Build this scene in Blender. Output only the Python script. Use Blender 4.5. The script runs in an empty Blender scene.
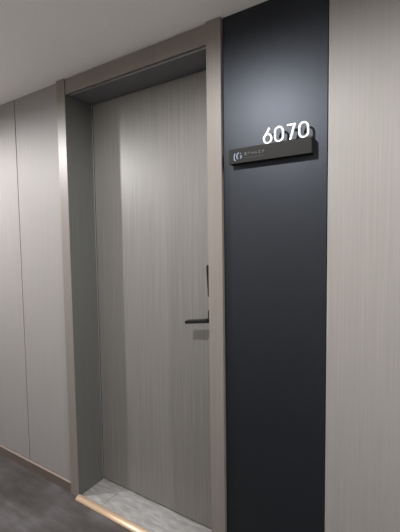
import bpy, bmesh, math
from mathutils import Vector, Matrix, noise

# ------------------------------------------------------------ camera, light, exposure
S = bpy.context.scene
COL = S.collection
F_PX, YAW, PITCH, ROLL, CAM_D, CAM_H = 358.96, -32.188, -3.5537, -0.7521, 1.2871, 1.4222
cd = bpy.data.cameras.new('camera'); cam = bpy.data.objects.new('camera', cd); COL.objects.link(cam)
cd.sensor_fit = 'HORIZONTAL'; cd.sensor_width = 36.0; cd.lens = 36.0 * F_PX / 400.0
cd.clip_start = 0.02
ya, pi_, ro = map(math.radians, (YAW, PITCH, ROLL))
Fv = Vector((math.sin(ya)*math.cos(pi_), math.cos(ya)*math.cos(pi_), math.sin(pi_)))
R0 = Vector((math.cos(ya), -math.sin(ya), 0)); U0 = R0.cross(Fv)
Rv = math.cos(ro)*R0 + math.sin(ro)*U0; Uv = -math.sin(ro)*R0 + math.cos(ro)*U0
cam.matrix_world = Matrix(((Rv.x, Uv.x, -Fv.x, 0), (Rv.y, Uv.y, -Fv.y, -CAM_D), (Rv.z, Uv.z, -Fv.z, CAM_H), (0, 0, 0, 1)))
S.camera = cam

w = bpy.data.worlds.new('world'); S.world = w; w.use_nodes = True
w.node_tree.nodes['Background'].inputs[0].default_value = (0.9, 0.95, 1, 1)
w.node_tree.nodes['Background'].inputs[1].default_value = 0.0

def spot(name, x, y, z, watts, half=89, blend=0.36, radius=0.03, col=(1.0, 0.98, 0.97)):
    l = bpy.data.lights.new(name, 'SPOT'); l.energy = watts; l.color = col
    l.spot_size = math.radians(2*half); l.spot_blend = blend; l.shadow_soft_size = radius
    o = bpy.data.objects.new(name, l); COL.objects.link(o); o.location = (x, y, z)
    return o
# the corridor's recessed ceiling downlights
spot('downlight', -0.81, -0.98, 2.28, 45)
spot('downlight', -2.72, -0.95, 2.28, 76)
spot('downlight', 1.06, -0.98, 2.28, 72)
spot('downlight', -4.5, -0.98, 2.28, 40)
spot('downlight', 2.95, -0.98, 2.28, 50)

S.view_settings.view_transform = 'Standard'; S.view_settings.look = 'None'
S.view_settings.gamma = 1.0; S.view_settings.use_curve_mapping = False
S.view_settings.exposure = 0.8

# ------------------------------------------------------------ dimensions (m)
H = 2.3
X_SEAM = -2.1145
X_LO, X_LI, X_RI, X_RO = -1.6976, -1.630, -0.7593, -0.6937
X_BR = -0.2905
D = 0.1672            # depth of the door leaf behind the wall face
ZH = 2.2171
C = 0.0152            # casing stands proud of the wall

# ------------------------------------------------------------ helpers
def srgb(r, g, b):
    f = lambda c: (c/255/12.92) if c/255 <= 0.04045 else ((c/255+0.055)/1.055)**2.4
    return (f(r), f(g), f(b), 1)

def mat(name, build):
    m = bpy.data.materials.new(name); m.use_nodes = True
    nt = m.node_tree; b = nt.nodes['Principled BSDF']; build(nt, b); return m

def N(nt, t, **k):
    n = nt.nodes.new(t)
    for a, v in k.items():
        if a in n.inputs: n.inputs[a].default_value = v
        else: setattr(n, a, v)
    return n

def coords(nt, scale):
    tc = N(nt, 'ShaderNodeTexCoord'); mp = N(nt, 'ShaderNodeMapping'); mp.inputs['Scale'].default_value = scale
    nt.links.new(tc.outputs['Object'], mp.inputs['Vector']); return mp.outputs['Vector']

def ramp(nt, src, stops):
    r = N(nt, 'ShaderNodeValToRGB'); e = r.color_ramp.elements
    e[0].position, e[0].color = stops[0]; e[1].position, e[1].color = stops[-1]
    for p, c in stops[1:-1]:
        x = e.new(p); x.color = c
    nt.links.new(src, r.inputs[0]); return r.outputs[0]

def noise_tex(nt, scale, vec, detail=4, rough=0.6):
    n = N(nt, 'ShaderNodeTexNoise'); n.inputs['Scale'].default_value = scale
    n.inputs['Detail'].default_value = detail; n.inputs['Roughness'].default_value = rough
    nt.links.new(vec, n.inputs['Vector']); return n.outputs['Fac']

def bump(nt, b, src, strength, dist=0.001):
    n = N(nt, 'ShaderNodeBump'); n.inputs['Strength'].default_value = strength; n.inputs['Distance'].default_value = dist
    nt.links.new(src, n.inputs['Height']); nt.links.new(n.outputs[0], b.inputs['Normal'])

def grain(dark, mid, light, freq=1.0, rough=0.42, spec=0.5, aniso=0.0):
    """Fine vertical laminate grain."""
    def f(nt, b):
        v = coords(nt, (55*freq, 55*freq, 0.7))
        n1 = noise_tex(nt, 1.6, v, 5, 0.75)
        v2 = coords(nt, (260*freq, 260*freq, 2.2))
        n2 = noise_tex(nt, 1.0, v2, 3, 0.7)
        mx = N(nt, 'ShaderNodeMath', operation='ADD'); h = N(nt, 'ShaderNodeMath', operation='MULTIPLY'); h.inputs[1].default_value = 0.5
        nt.links.new(n1, mx.inputs[0]); nt.links.new(n2, mx.inputs[1]); nt.links.new(mx.outputs[0], h.inputs[0])
        c = ramp(nt, h.outputs[0], [(0.36, dark), (0.5, mid), (0.64, light)])
        nt.links.new(c, b.inputs['Base Color'])
        b.inputs['Roughness'].default_value = rough; b.inputs['Specular IOR Level'].default_value = spec
        bump(nt, b, h.outputs[0], 0.12, 0.0006)
    return f

def plain(c, rough=0.5, metal=0.0, spec=0.5):
    def f(nt, b):
        v = coords(nt, (1, 1, 1)); n = noise_tex(nt, 60, v)
        cc = ramp(nt, n, [(0.3, tuple(x*0.98 for x in c[:3])+(1,)), (0.7, tuple(min(1, x*1.02) for x in c[:3])+(1,))])
        nt.links.new(cc, b.inputs['Base Color'])
        b.inputs['Roughness'].default_value = rough; b.inputs['Metallic'].default_value = metal
        b.inputs['Specular IOR Level'].default_value = spec
    return f

M = {}
M['panel'] = mat('pale_laminate', grain(srgb(129, 126, 125), srgb(135, 132, 131), srgb(141, 138, 137), 1.6, 0.6, 0.35))
M['panel_r'] = mat('grey_laminate', grain(srgb(127, 124, 121), srgb(133, 130, 127), srgb(141, 138, 136), 1.8, 0.5, 0.45))
M['door'] = mat('door_laminate', grain(srgb(106, 104, 102), srgb(114, 112, 109), srgb(129, 127, 122), 1.5, 0.42))
M['casing'] = mat('casing_laminate', grain(srgb(110, 104, 99), srgb(116, 110, 105), srgb(122, 117, 112), 1.6, 0.42, 0.5))
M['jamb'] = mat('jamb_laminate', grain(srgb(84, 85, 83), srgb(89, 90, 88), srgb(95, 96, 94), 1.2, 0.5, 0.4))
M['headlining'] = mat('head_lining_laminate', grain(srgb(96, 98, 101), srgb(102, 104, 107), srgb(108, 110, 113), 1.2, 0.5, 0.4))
def black_build(nt, b):
    v = coords(nt, (1, 1, 1)); n1 = noise_tex(nt, 420, v, 2, 0.7); n2 = noise_tex(nt, 30, v, 4, 0.7)
    a = N(nt, 'ShaderNodeMath', operation='ADD'); h = N(nt, 'ShaderNodeMath', operation='MULTIPLY'); h.inputs[1].default_value = 0.5
    nt.links.new(n1, a.inputs[0]); nt.links.new(n2, a.inputs[1]); nt.links.new(a.outputs[0], h.inputs[0])
    nt.links.new(ramp(nt, h.outputs[0], [(0.3, srgb(13, 14, 16)), (0.5, srgb(18, 20, 23)), (0.7, srgb(24, 26, 30))]), b.inputs['Base Color'])
    b.inputs['Roughness'].default_value = 0.46; b.inputs['Specular IOR Level'].default_value = 0.48
    b.inputs['Specular Tint'].default_value = (0.78, 0.86, 1.0, 1)
    bump(nt, b, h.outputs[0], 0.35, 0.0008)
M['black'] = mat('charcoal_panel', black_build)
M['plaster'] = mat('ceiling_paint', plain(srgb(240, 239, 238), 0.9))
M['opp'] = mat('opposite_wall_finish', plain(srgb(184, 180, 176), 0.6))
M['skirting'] = mat('skirting_metal', plain(srgb(88, 78, 72), 0.4))
M['lip'] = mat('skirting_lip_metal', plain(srgb(112, 99, 90), 0.5, 0.2))
M['brass'] = mat('brass', plain(srgb(238, 208, 176), 0.42, 0.5))
M['alu'] = mat('aluminium', plain(srgb(180, 180, 182), 0.35, 0.7))
M['blackmetal'] = mat('black_metal', plain(srgb(14, 14, 16), 0.45, 0.0, 0.3))
M['signbody'] = mat('sign_metal', plain(srgb(24, 24, 23), 0.6, 0.0, 0.2))
M['gap'] = mat('dark_gap', plain(srgb(10, 9, 9), 0.9))
M['white'] = mat('white_acrylic', plain(srgb(245, 246, 248), 0.3))
M['print'] = mat('silver_print', plain(srgb(120, 135, 155), 0.4))
M['printdim'] = mat('dim_silver_print', plain(srgb(74, 77, 84), 0.5))

def floor_build(nt, b):
    v = coords(nt, (1, 1, 1))
    mp = N(nt, 'ShaderNodeMapping'); mp.inputs['Rotation'].default_value = (0, 0, math.radians(-50)); mp.inputs['Scale'].default_value = (1.6, 9, 1)
    tc = N(nt, 'ShaderNodeTexCoord'); nt.links.new(tc.outputs['Object'], mp.inputs['Vector'])
    n1 = noise_tex(nt, 1.2, mp.outputs['Vector'], 5, 0.65)
    n2 = noise_tex(nt, 2.6, v, 3, 0.6)
    a = N(nt, 'ShaderNodeMath', operation='ADD'); h = N(nt, 'ShaderNodeMath', operation='MULTIPLY'); h.inputs[1].default_value = 0.5
    nt.links.new(n1, a.inputs[0]); nt.links.new(n2, a.inputs[1]); nt.links.new(a.outputs[0], h.inputs[0])
    c = ramp(nt, h.outputs[0], [(0.38, srgb(52, 48, 47)), (0.5, srgb(70, 66, 65)), (0.62, srgb(92, 90, 92))])
    nt.links.new(c, b.inputs['Base Color']); b.inputs['Roughness'].default_value = 0.5
    bump(nt, b, n1, 0.1, 0.001)
M['floor'] = mat('dark_floor', floor_build)

def marble_build(nt, b):
    mp = N(nt, 'ShaderNodeMapping'); mp.inputs['Rotation'].default_value = (0, 0, math.radians(-55)); mp.inputs['Scale'].default_value = (6, 26, 1)
    tc = N(nt, 'ShaderNodeTexCoord'); nt.links.new(tc.outputs['Object'], mp.inputs['Vector'])
    n1 = noise_tex(nt, 1.6, mp.outputs['Vector'], 7, 0.65)
    c = ramp(nt, n1, [(0.34, srgb(134, 133, 132)), (0.5, srgb(150, 149, 148)), (0.66, srgb(172, 171, 170))])
    nt.links.new(c, b.inputs['Base Color']); b.inputs['Roughness'].default_value = 0.35
M['marble'] = mat('grey_marble', marble_build)

def box(bm, x0, x1, y0, y1, z0, z1, bevel=0.0):
    b = bmesh.new(); bmesh.ops.create_cube(b, size=1)
    for v in b.verts:
        v.co = Vector((x0 + (v.co.x+.5)*(x1-x0), y0 + (v.co.y+.5)*(y1-y0), z0 + (v.co.z+.5)*(z1-z0)))
    if bevel: bmesh.ops.bevel(b, geom=b.edges[:], offset=bevel, segments=2, affect='EDGES', profile=0.6)
    me = bpy.data.meshes.new('t'); b.to_mesh(me); bm.from_mesh(me); bpy.data.meshes.remove(me); b.free()
    return bm

def prism(bm, pts, axis, a0, a1):
    """Closed 2-D outline extruded along an axis ('x': pts are (y,z); 'y': pts are (x,z))."""
    mk = (lambda p, a: (a, p[0], p[1])) if axis == 'x' else (lambda p, a: (p[0], a, p[1])) if axis == 'y' else (lambda p, a: (p[0], p[1], a))
    A = [bm.verts.new(mk(p, a0)) for p in pts]; B = [bm.verts.new(mk(p, a1)) for p in pts]
    n = len(pts)
    fs = [bm.faces.new(A), bm.faces.new(B[::-1])] + [bm.faces.new((A[i], B[i], B[(i+1) % n], A[(i+1) % n])) for i in range(n)]
    return bm

def stroke(bm, pts, wd, y0, y1, closed=False):
    """A flat band of width wd following pts (x,z), from depth y0 to y1."""
    P = [Vector(p) for p in pts]; n = len(P); L, R = [], []
    for i in range(n):
        if closed: a, c = P[i-1], P[(i+1) % n]
        else: a, c = P[max(i-1, 0)], P[min(i+1, n-1)]
        d1 = (P[i]-a).normalized() if (P[i]-a).length > 1e-9 else (c-P[i]).normalized()
        d2 = (c-P[i]).normalized() if (c-P[i]).length > 1e-9 else d1
        t = (d1+d2).normalized(); nn = Vector((-t.y, t.x)); k = 1/max(0.5, nn.dot(Vector((-d1.y, d1.x))))
        L.append(P[i]+nn*wd/2*k); R.append(P[i]-nn*wd/2*k)
    V = [[bm.verts.new((p.x, y, p.y)) for p in Q] for Q in (L, R) for y in (y0, y1)]
    LF, LB, RF, RB = V
    for i in range(n if closed else n-1):
        j = (i+1) % n
        bm.faces.new((LF[i], LF[j], RF[j], RF[i])); bm.faces.new((LB[i], RB[i], RB[j], LB[j]))
        bm.faces.new((LF[i], LB[i], LB[j], LF[j])); bm.faces.new((RF[i], RF[j], RB[j], RB[i]))
    if not closed:
        for i in (0, n-1): bm.faces.new((LF[i], RF[i], RB[i], LB[i]))
    return bm

def link(name, bm, m, parent=None, origin=None, smooth=False):
    bmesh.ops.recalc_face_normals(bm, faces=bm.faces[:])
    me = bpy.data.meshes.new(name)
    o = bpy.data.objects.new(name, me)
    if origin is not None and parent is None:
        bmesh.ops.translate(bm, verts=bm.verts[:], vec=-Vector(origin)); o.location = origin
    if parent is not None:
        bmesh.ops.translate(bm, verts=bm.verts[:], vec=-world_of(parent))
        o.parent = parent
        # child coordinates are already relative to the parent's origin
    bm.to_mesh(me); bm.free(); me.materials.append(m)
    if smooth:
        for p in me.polygons: p.use_smooth = True
    COL.objects.link(o); return o

def world_of(o):
    v = Vector(o.location)
    return v + (world_of(o.parent) if o.parent else Vector((0, 0, 0)))

def empty(name, loc):
    o = bpy.data.objects.new(name, None); COL.objects.link(o); o.location = loc; o.empty_display_size = 0.1; return o

def tag(o, label=None, cat=None, kind=None, group=None):
    for k, v in (('label', label), ('category', cat), ('kind', kind), ('group', group)):
        if v: o[k] = v
    return o

XL, XR, YB = -5.2, 3.6, -1.95      # corridor ends, opposite wall

# ------------------------------------------------------------ setting
tag(link('floor', box(bmesh.new(), XL-.1, XR+.1, YB-.1, 0.02, -0.1, 0), M['floor']),
    'dark grey-brown corridor floor with soft diagonal streaks', 'floor', 'structure')
tag(link('ceiling', box(bmesh.new(), XL-.1, XR+.1, YB-.1, 0.30, H, H+0.1), M['plaster']),
    'plain off-white painted corridor ceiling', 'ceiling', 'structure')
b = bmesh.new()
box(b, XL-.1, X_LO+0.012, 0.0185, 0.30, 0, H); box(b, X_RO-0.012, XR+.1, 0.0185, 0.30, 0, H)
box(b, X_LO+0.012, X_RO-0.012, D+0.06, 0.30, 0, H)
box(b, X_LO+0.012, X_RO-0.012, 0.0185, D+0.06, ZH+0.045, H)
tag(link('wall_back', b, M['gap']), 'corridor wall carrying the panels and the door recess', 'wall', 'structure')
tag(link('wall_front', box(bmesh.new(), XL, XR, YB-.1, YB, 0, H), M['opp']), 'opposite corridor wall behind the viewer', 'wall', 'structure')
tag(link('wall_left', box(bmesh.new(), XL-.1, XL, YB, 0, 0, H), M['opp']), 'end wall far left of the corridor', 'wall', 'structure')
tag(link('wall_right', box(bmesh.new(), XR, XR+.1, YB, 0, 0, H), M['opp']), 'end wall far right of the corridor', 'wall', 'structure')

def panel(name, x0, x1, m, z0=0.0):
    return link(name, box(bmesh.new(), x0, x1, 0, 0.018, z0, H-0.0005, 0.0008), m, origin=(x0, 0, 0))
HB = 0.060
tag(panel('wall_panel', XL+.001, X_SEAM-0.0035, M['panel'], HB+.001), 'pale grey laminate wall panel at far left, beyond the vertical seam', 'wall panel')
tag(panel('wall_panel', X_SEAM+0.0035, X_LO-0.0005, M['panel'], HB+.001), 'pale grey laminate wall panel between the vertical seam and the door frame', 'wall panel')
tag(panel('wall_panel', X_RO+0.0035, X_BR-0.0015, M['black']), 'tall charcoal wall panel carrying the room number sign', 'wall panel')
tag(panel('wall_panel', X_BR+0.0012, 0.93, M['panel_r']), 'wide grey wood-grain wall panel right of the charcoal panel', 'wall panel')
panel_far = tag(panel('wall_panel', 0.934, XR-.001, M['panel_r']), 'grey wood-grain wall panel farthest right in the corridor', 'wall panel')

# skirting with a lighter bevelled top lip
def skirting(name, x0, x1, label):
    r = tag(link(name, box(bmesh.new(), x0, x1, -0.012, 0.018, 0, HB-0.006), M['skirting'], origin=(x0, 0, 0)), label, 'skirting', 'structure')
    b = prism(bmesh.new(), [(-0.012, HB-0.0058), (-0.012, HB-0.005), (-0.004, HB), (0.018, HB), (0.018, HB-0.0058)], 'x', x0, x1)
    tag(link('top_lip', b, M['lip'], r), 'lighter metal lip along the top')
skirting('baseboard_left', XL+.001, X_LO-0.001, 'dark brown-grey skirting with a light top edge, left of the door frame')

# door frame
fr = tag(empty('trim_1', (X_LO, 0, 0)), 'beige-grey laminate door frame around the recessed door', 'door frame', 'structure')
def casing(outer, inner, sgn):
    a = inner - sgn*0.013
    pts = [(outer, -C), (inner, -C), (inner, -C+.003), (a, -C+.003), (a, 0.018), (outer, 0.018)]
    b = prism(bmesh.new(), pts, 'z', 0.0, H-.0005)
    bmesh.ops.bevel(b, geom=b.edges[:], offset=0.0006, segments=2, affect='EDGES')
    link('casing', b, M['casing'], fr)
casing(X_LO, X_LI, 1); casing(X_RO, X_RI, -1)
link('head_casing', box(bmesh.new(), X_LI+.0003, X_RI-.0003, -C+0.004, -0.002, ZH, H-0.006, 0.001), M['casing'], fr)
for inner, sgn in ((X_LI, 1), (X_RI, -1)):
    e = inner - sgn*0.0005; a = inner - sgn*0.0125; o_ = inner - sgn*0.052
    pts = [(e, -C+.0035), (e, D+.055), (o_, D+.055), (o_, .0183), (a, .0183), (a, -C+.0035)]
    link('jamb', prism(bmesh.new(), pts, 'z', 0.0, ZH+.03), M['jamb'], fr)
link('head_jamb', box(bmesh.new(), X_LI+.0003, X_RI-.0003, 0.019, D+0.055, ZH+0.003, ZH+0.03, 0.001), M['headlining'], fr)
link('head_bead', box(bmesh.new(), X_LI+.0003, X_RI-.0003, 0.0085, 0.0186, ZH+0.0005, ZH+0.03, 0.001), M['alu'], fr)
link('seal_strip', box(bmesh.new(), X_LI, X_LI+0.004, D-0.004, D-0.0005, 0.0045, ZH+0.003), M['alu'], fr)

# door with its furniture
door = tag(link('door_1', box(bmesh.new(), X_LI+0.0065, X_RI-0.003, D, D+0.045, 0.013, ZH-0.001, 0.001), M['door'], origin=(X_LI, D, 0)),
           'closed grey wood-grain door with fine vertical streaks', 'door', 'structure')
b = prism(bmesh.new(), [(D-0.0005, 1.170), (D-0.010, 1.170), (D-0.022, 1.300), (D-0.022, 1.322), (D-0.0005, 1.322)], 'x', -0.867, -0.800)
bmesh.ops.bevel(b, geom=b.edges[:], offset=0.0015, segments=2, affect='EDGES')
link('card_reader', b, M['blackmetal'], door)
hd = link('door_handle', box(bmesh.new(), -0.8680, -0.800, D-0.010, D-0.0005, 1.046, 1.106, 0.0015), M['blackmetal'], door)
b = bmesh.new()
box(b, -0.950, -0.826, D-0.086, D-0.056, 1.064, 1.080, 0.003)
for v in b.verts: v.co.z += (v.co.x+0.826)*0.135
box(b, -0.846, -0.822, D-0.074, D-0.009, 1.064, 1.080, 0.003)
link('lever', b, M['blackmetal'], hd)

# threshold: marble slab with a joint, and the brass nosing
ZS = 0.004
def tile(bm, x0, x1): return box(bm, x0, x1, 0.0023, D+0.055, 0.0, ZS, 0.0008)
b = bmesh.new(); tile(b, X_LI+.0005, -1.4665); tile(b, -1.464, X_RI-.0005)
tag(link('threshold_slab', b, M['marble'], origin=(X_LI, 0, 0)), 'grey veined marble slab on the floor of the door recess', 'threshold')
pts = [(-0.019-0.021*math.cos(t), 0.0005+0.017*math.sin(t)) for t in [math.pi*k/24 for k in range(25)]]
tag(link('threshold_strip', prism(bmesh.new(), pts, 'x', X_LI+0.001, X_RI-0.001), M['brass'], origin=(X_LI, -0.018, 0), smooth=True),
    'rounded brass nosing strip along the front edge of the marble threshold', 'threshold strip')

# ------------------------------------------------------------ room number sign
SX0, SX1, SZ0, SZ1 = -0.652, -0.336, 1.726, 1.7815
SY = -0.032
sign = tag(link('room_sign', box(bmesh.new(), SX0, SX1, SY, -0.0005, SZ0, SZ1, 0.001), M['signbody'], origin=(SX0, 0, SZ0)),
           'dark grey bar sign with white numerals 6070 standing on its top edge', 'sign')
DH = 0.0550; YD0, YD1 = -0.031, -0.022; SW = 0.0055
def arc(cx, cz, rx, rz, a0, a1, n):
    return [(cx+rx*math.cos(math.radians(a0+(a1-a0)*k/n)), cz+rz*math.sin(math.radians(a0+(a1-a0)*k/n))) for k in range(n+1)]
def digit(ch, x0, x1):
    z0 = SZ1-0.0005; z1 = z0+DH; h = SW/2; b = bmesh.new(); cx = (x0+x1)/2; rx = (x1-x0)/2-h
    if ch == '0':
        p = arc(cx, z1-h-rx, rx, rx, 0, 180, 12)+arc(cx, z0+h+rx, rx, rx, 180, 360, 12)
        stroke(b, p, SW, YD0, YD1, True)
    if ch == '6':
        cz = z0+h+rx*1.08
        stroke(b, arc(cx, cz, rx, rx*1.08, 0, 360, 24)[:-1], SW, YD0, YD1, True)
        stroke(b, arc(cx, cz, rx, rx*1.08, 190, 150, 3)+[(x0+(x1-x0)*0.70, z1)], SW, YD0+.0002, YD1-.0002)
    if ch == '7':
        stroke(b, [(x0, z1-h), (x1-h*.9, z1-h), (x0+(x1-x0)*.36, z0)], SW, YD0, YD1)
    tag(link('digit', b, M['white'], sign), 'white numeral ' + ch)
for ch, x0, x1 in (('6', -0.512, -0.4775), ('0', -0.470, -0.435), ('7', -0.422, -0.3935), ('0', -0.382, -0.3465)):
    digit(ch, x0, x1)
# printed emblem (a stroke and an open ring) and faint lettering
yf0, yf1 = SY-0.0008, SY+0.0002
b = bmesh.new()
ex = SX0
stroke(b, [(ex+.0275, 1.764), (ex+.0235, 1.756), (ex+.0235, 1.742), (ex+.029, 1.736)], 0.0034, yf0, yf1)
stroke(b, arc(ex+.044, 1.752, .0095, .0125, 100, 235, 10), 0.0034, yf0, yf1)
stroke(b, arc(ex+.044, 1.752, .0095, .0125, -50, 0, 5)+[(ex+.048, 1.752)], 0.003, yf0, yf1)
stroke(b, arc(ex+.044, 1.752, .0095, .0125, 35, 62, 3), 0.002, yf0, yf1)
tag(link('emblem', b, M['print'], sign), 'silver-blue emblem of a stroke and open ring')
b = bmesh.new()
glyphs = ['xo', 'T', 'L', 'H', 'E', 'F']
x = ex+.066
for k in range(6):
    g = 0.0105; zc = 1.757; x0, x1, z0, z1 = x, x+g*.78, zc-g*.42, zc+g*.42; xm = (x0+x1)/2
    segs = {'xo': [[(x0, zc), (x1, zc)], [(xm, z0), (xm, z1)], [(x0, z0), (x1, z0)], [(x0, z1), (x1, z1)]],
            'T': [[(x0, z1), (x1, z1)], [(xm, z1), (x0, z0)]],
            'L': [[(x0, z1), (x0, z0)], [(x0+.003, zc), (x1, zc)], [(x1, z1), (x1, z0)]],
            'H': [[(x0, zc), (x1, zc)], [(xm, z1), (x0, z0)], [(xm, zc), (x1, z0)]],
            'E': [[(x0, z0), (x1, z0)], [(x0, z1), (x1, z1)], [(xm, z0), (xm, z1)]],
            'F': [[(x0, z1), (x1, z1)], [(x0, zc), (x1, zc)], [(x1, z1), (x0, z0)]]}[glyphs[k]]
    for sgm in segs: stroke(b, sgm, 0.0021 if k == 0 else 0.0012, yf0, yf1)
    x += .0142
x = ex+.066
for k in range(18):
    stroke(b, [(x, 1.7425), (x+.0024, 1.7425)], 0.0010, yf0+.0003, yf1); x += .0044
tag(link('lettering', b, M['printdim'], sign), 'faint silver lettering beside the emblem')
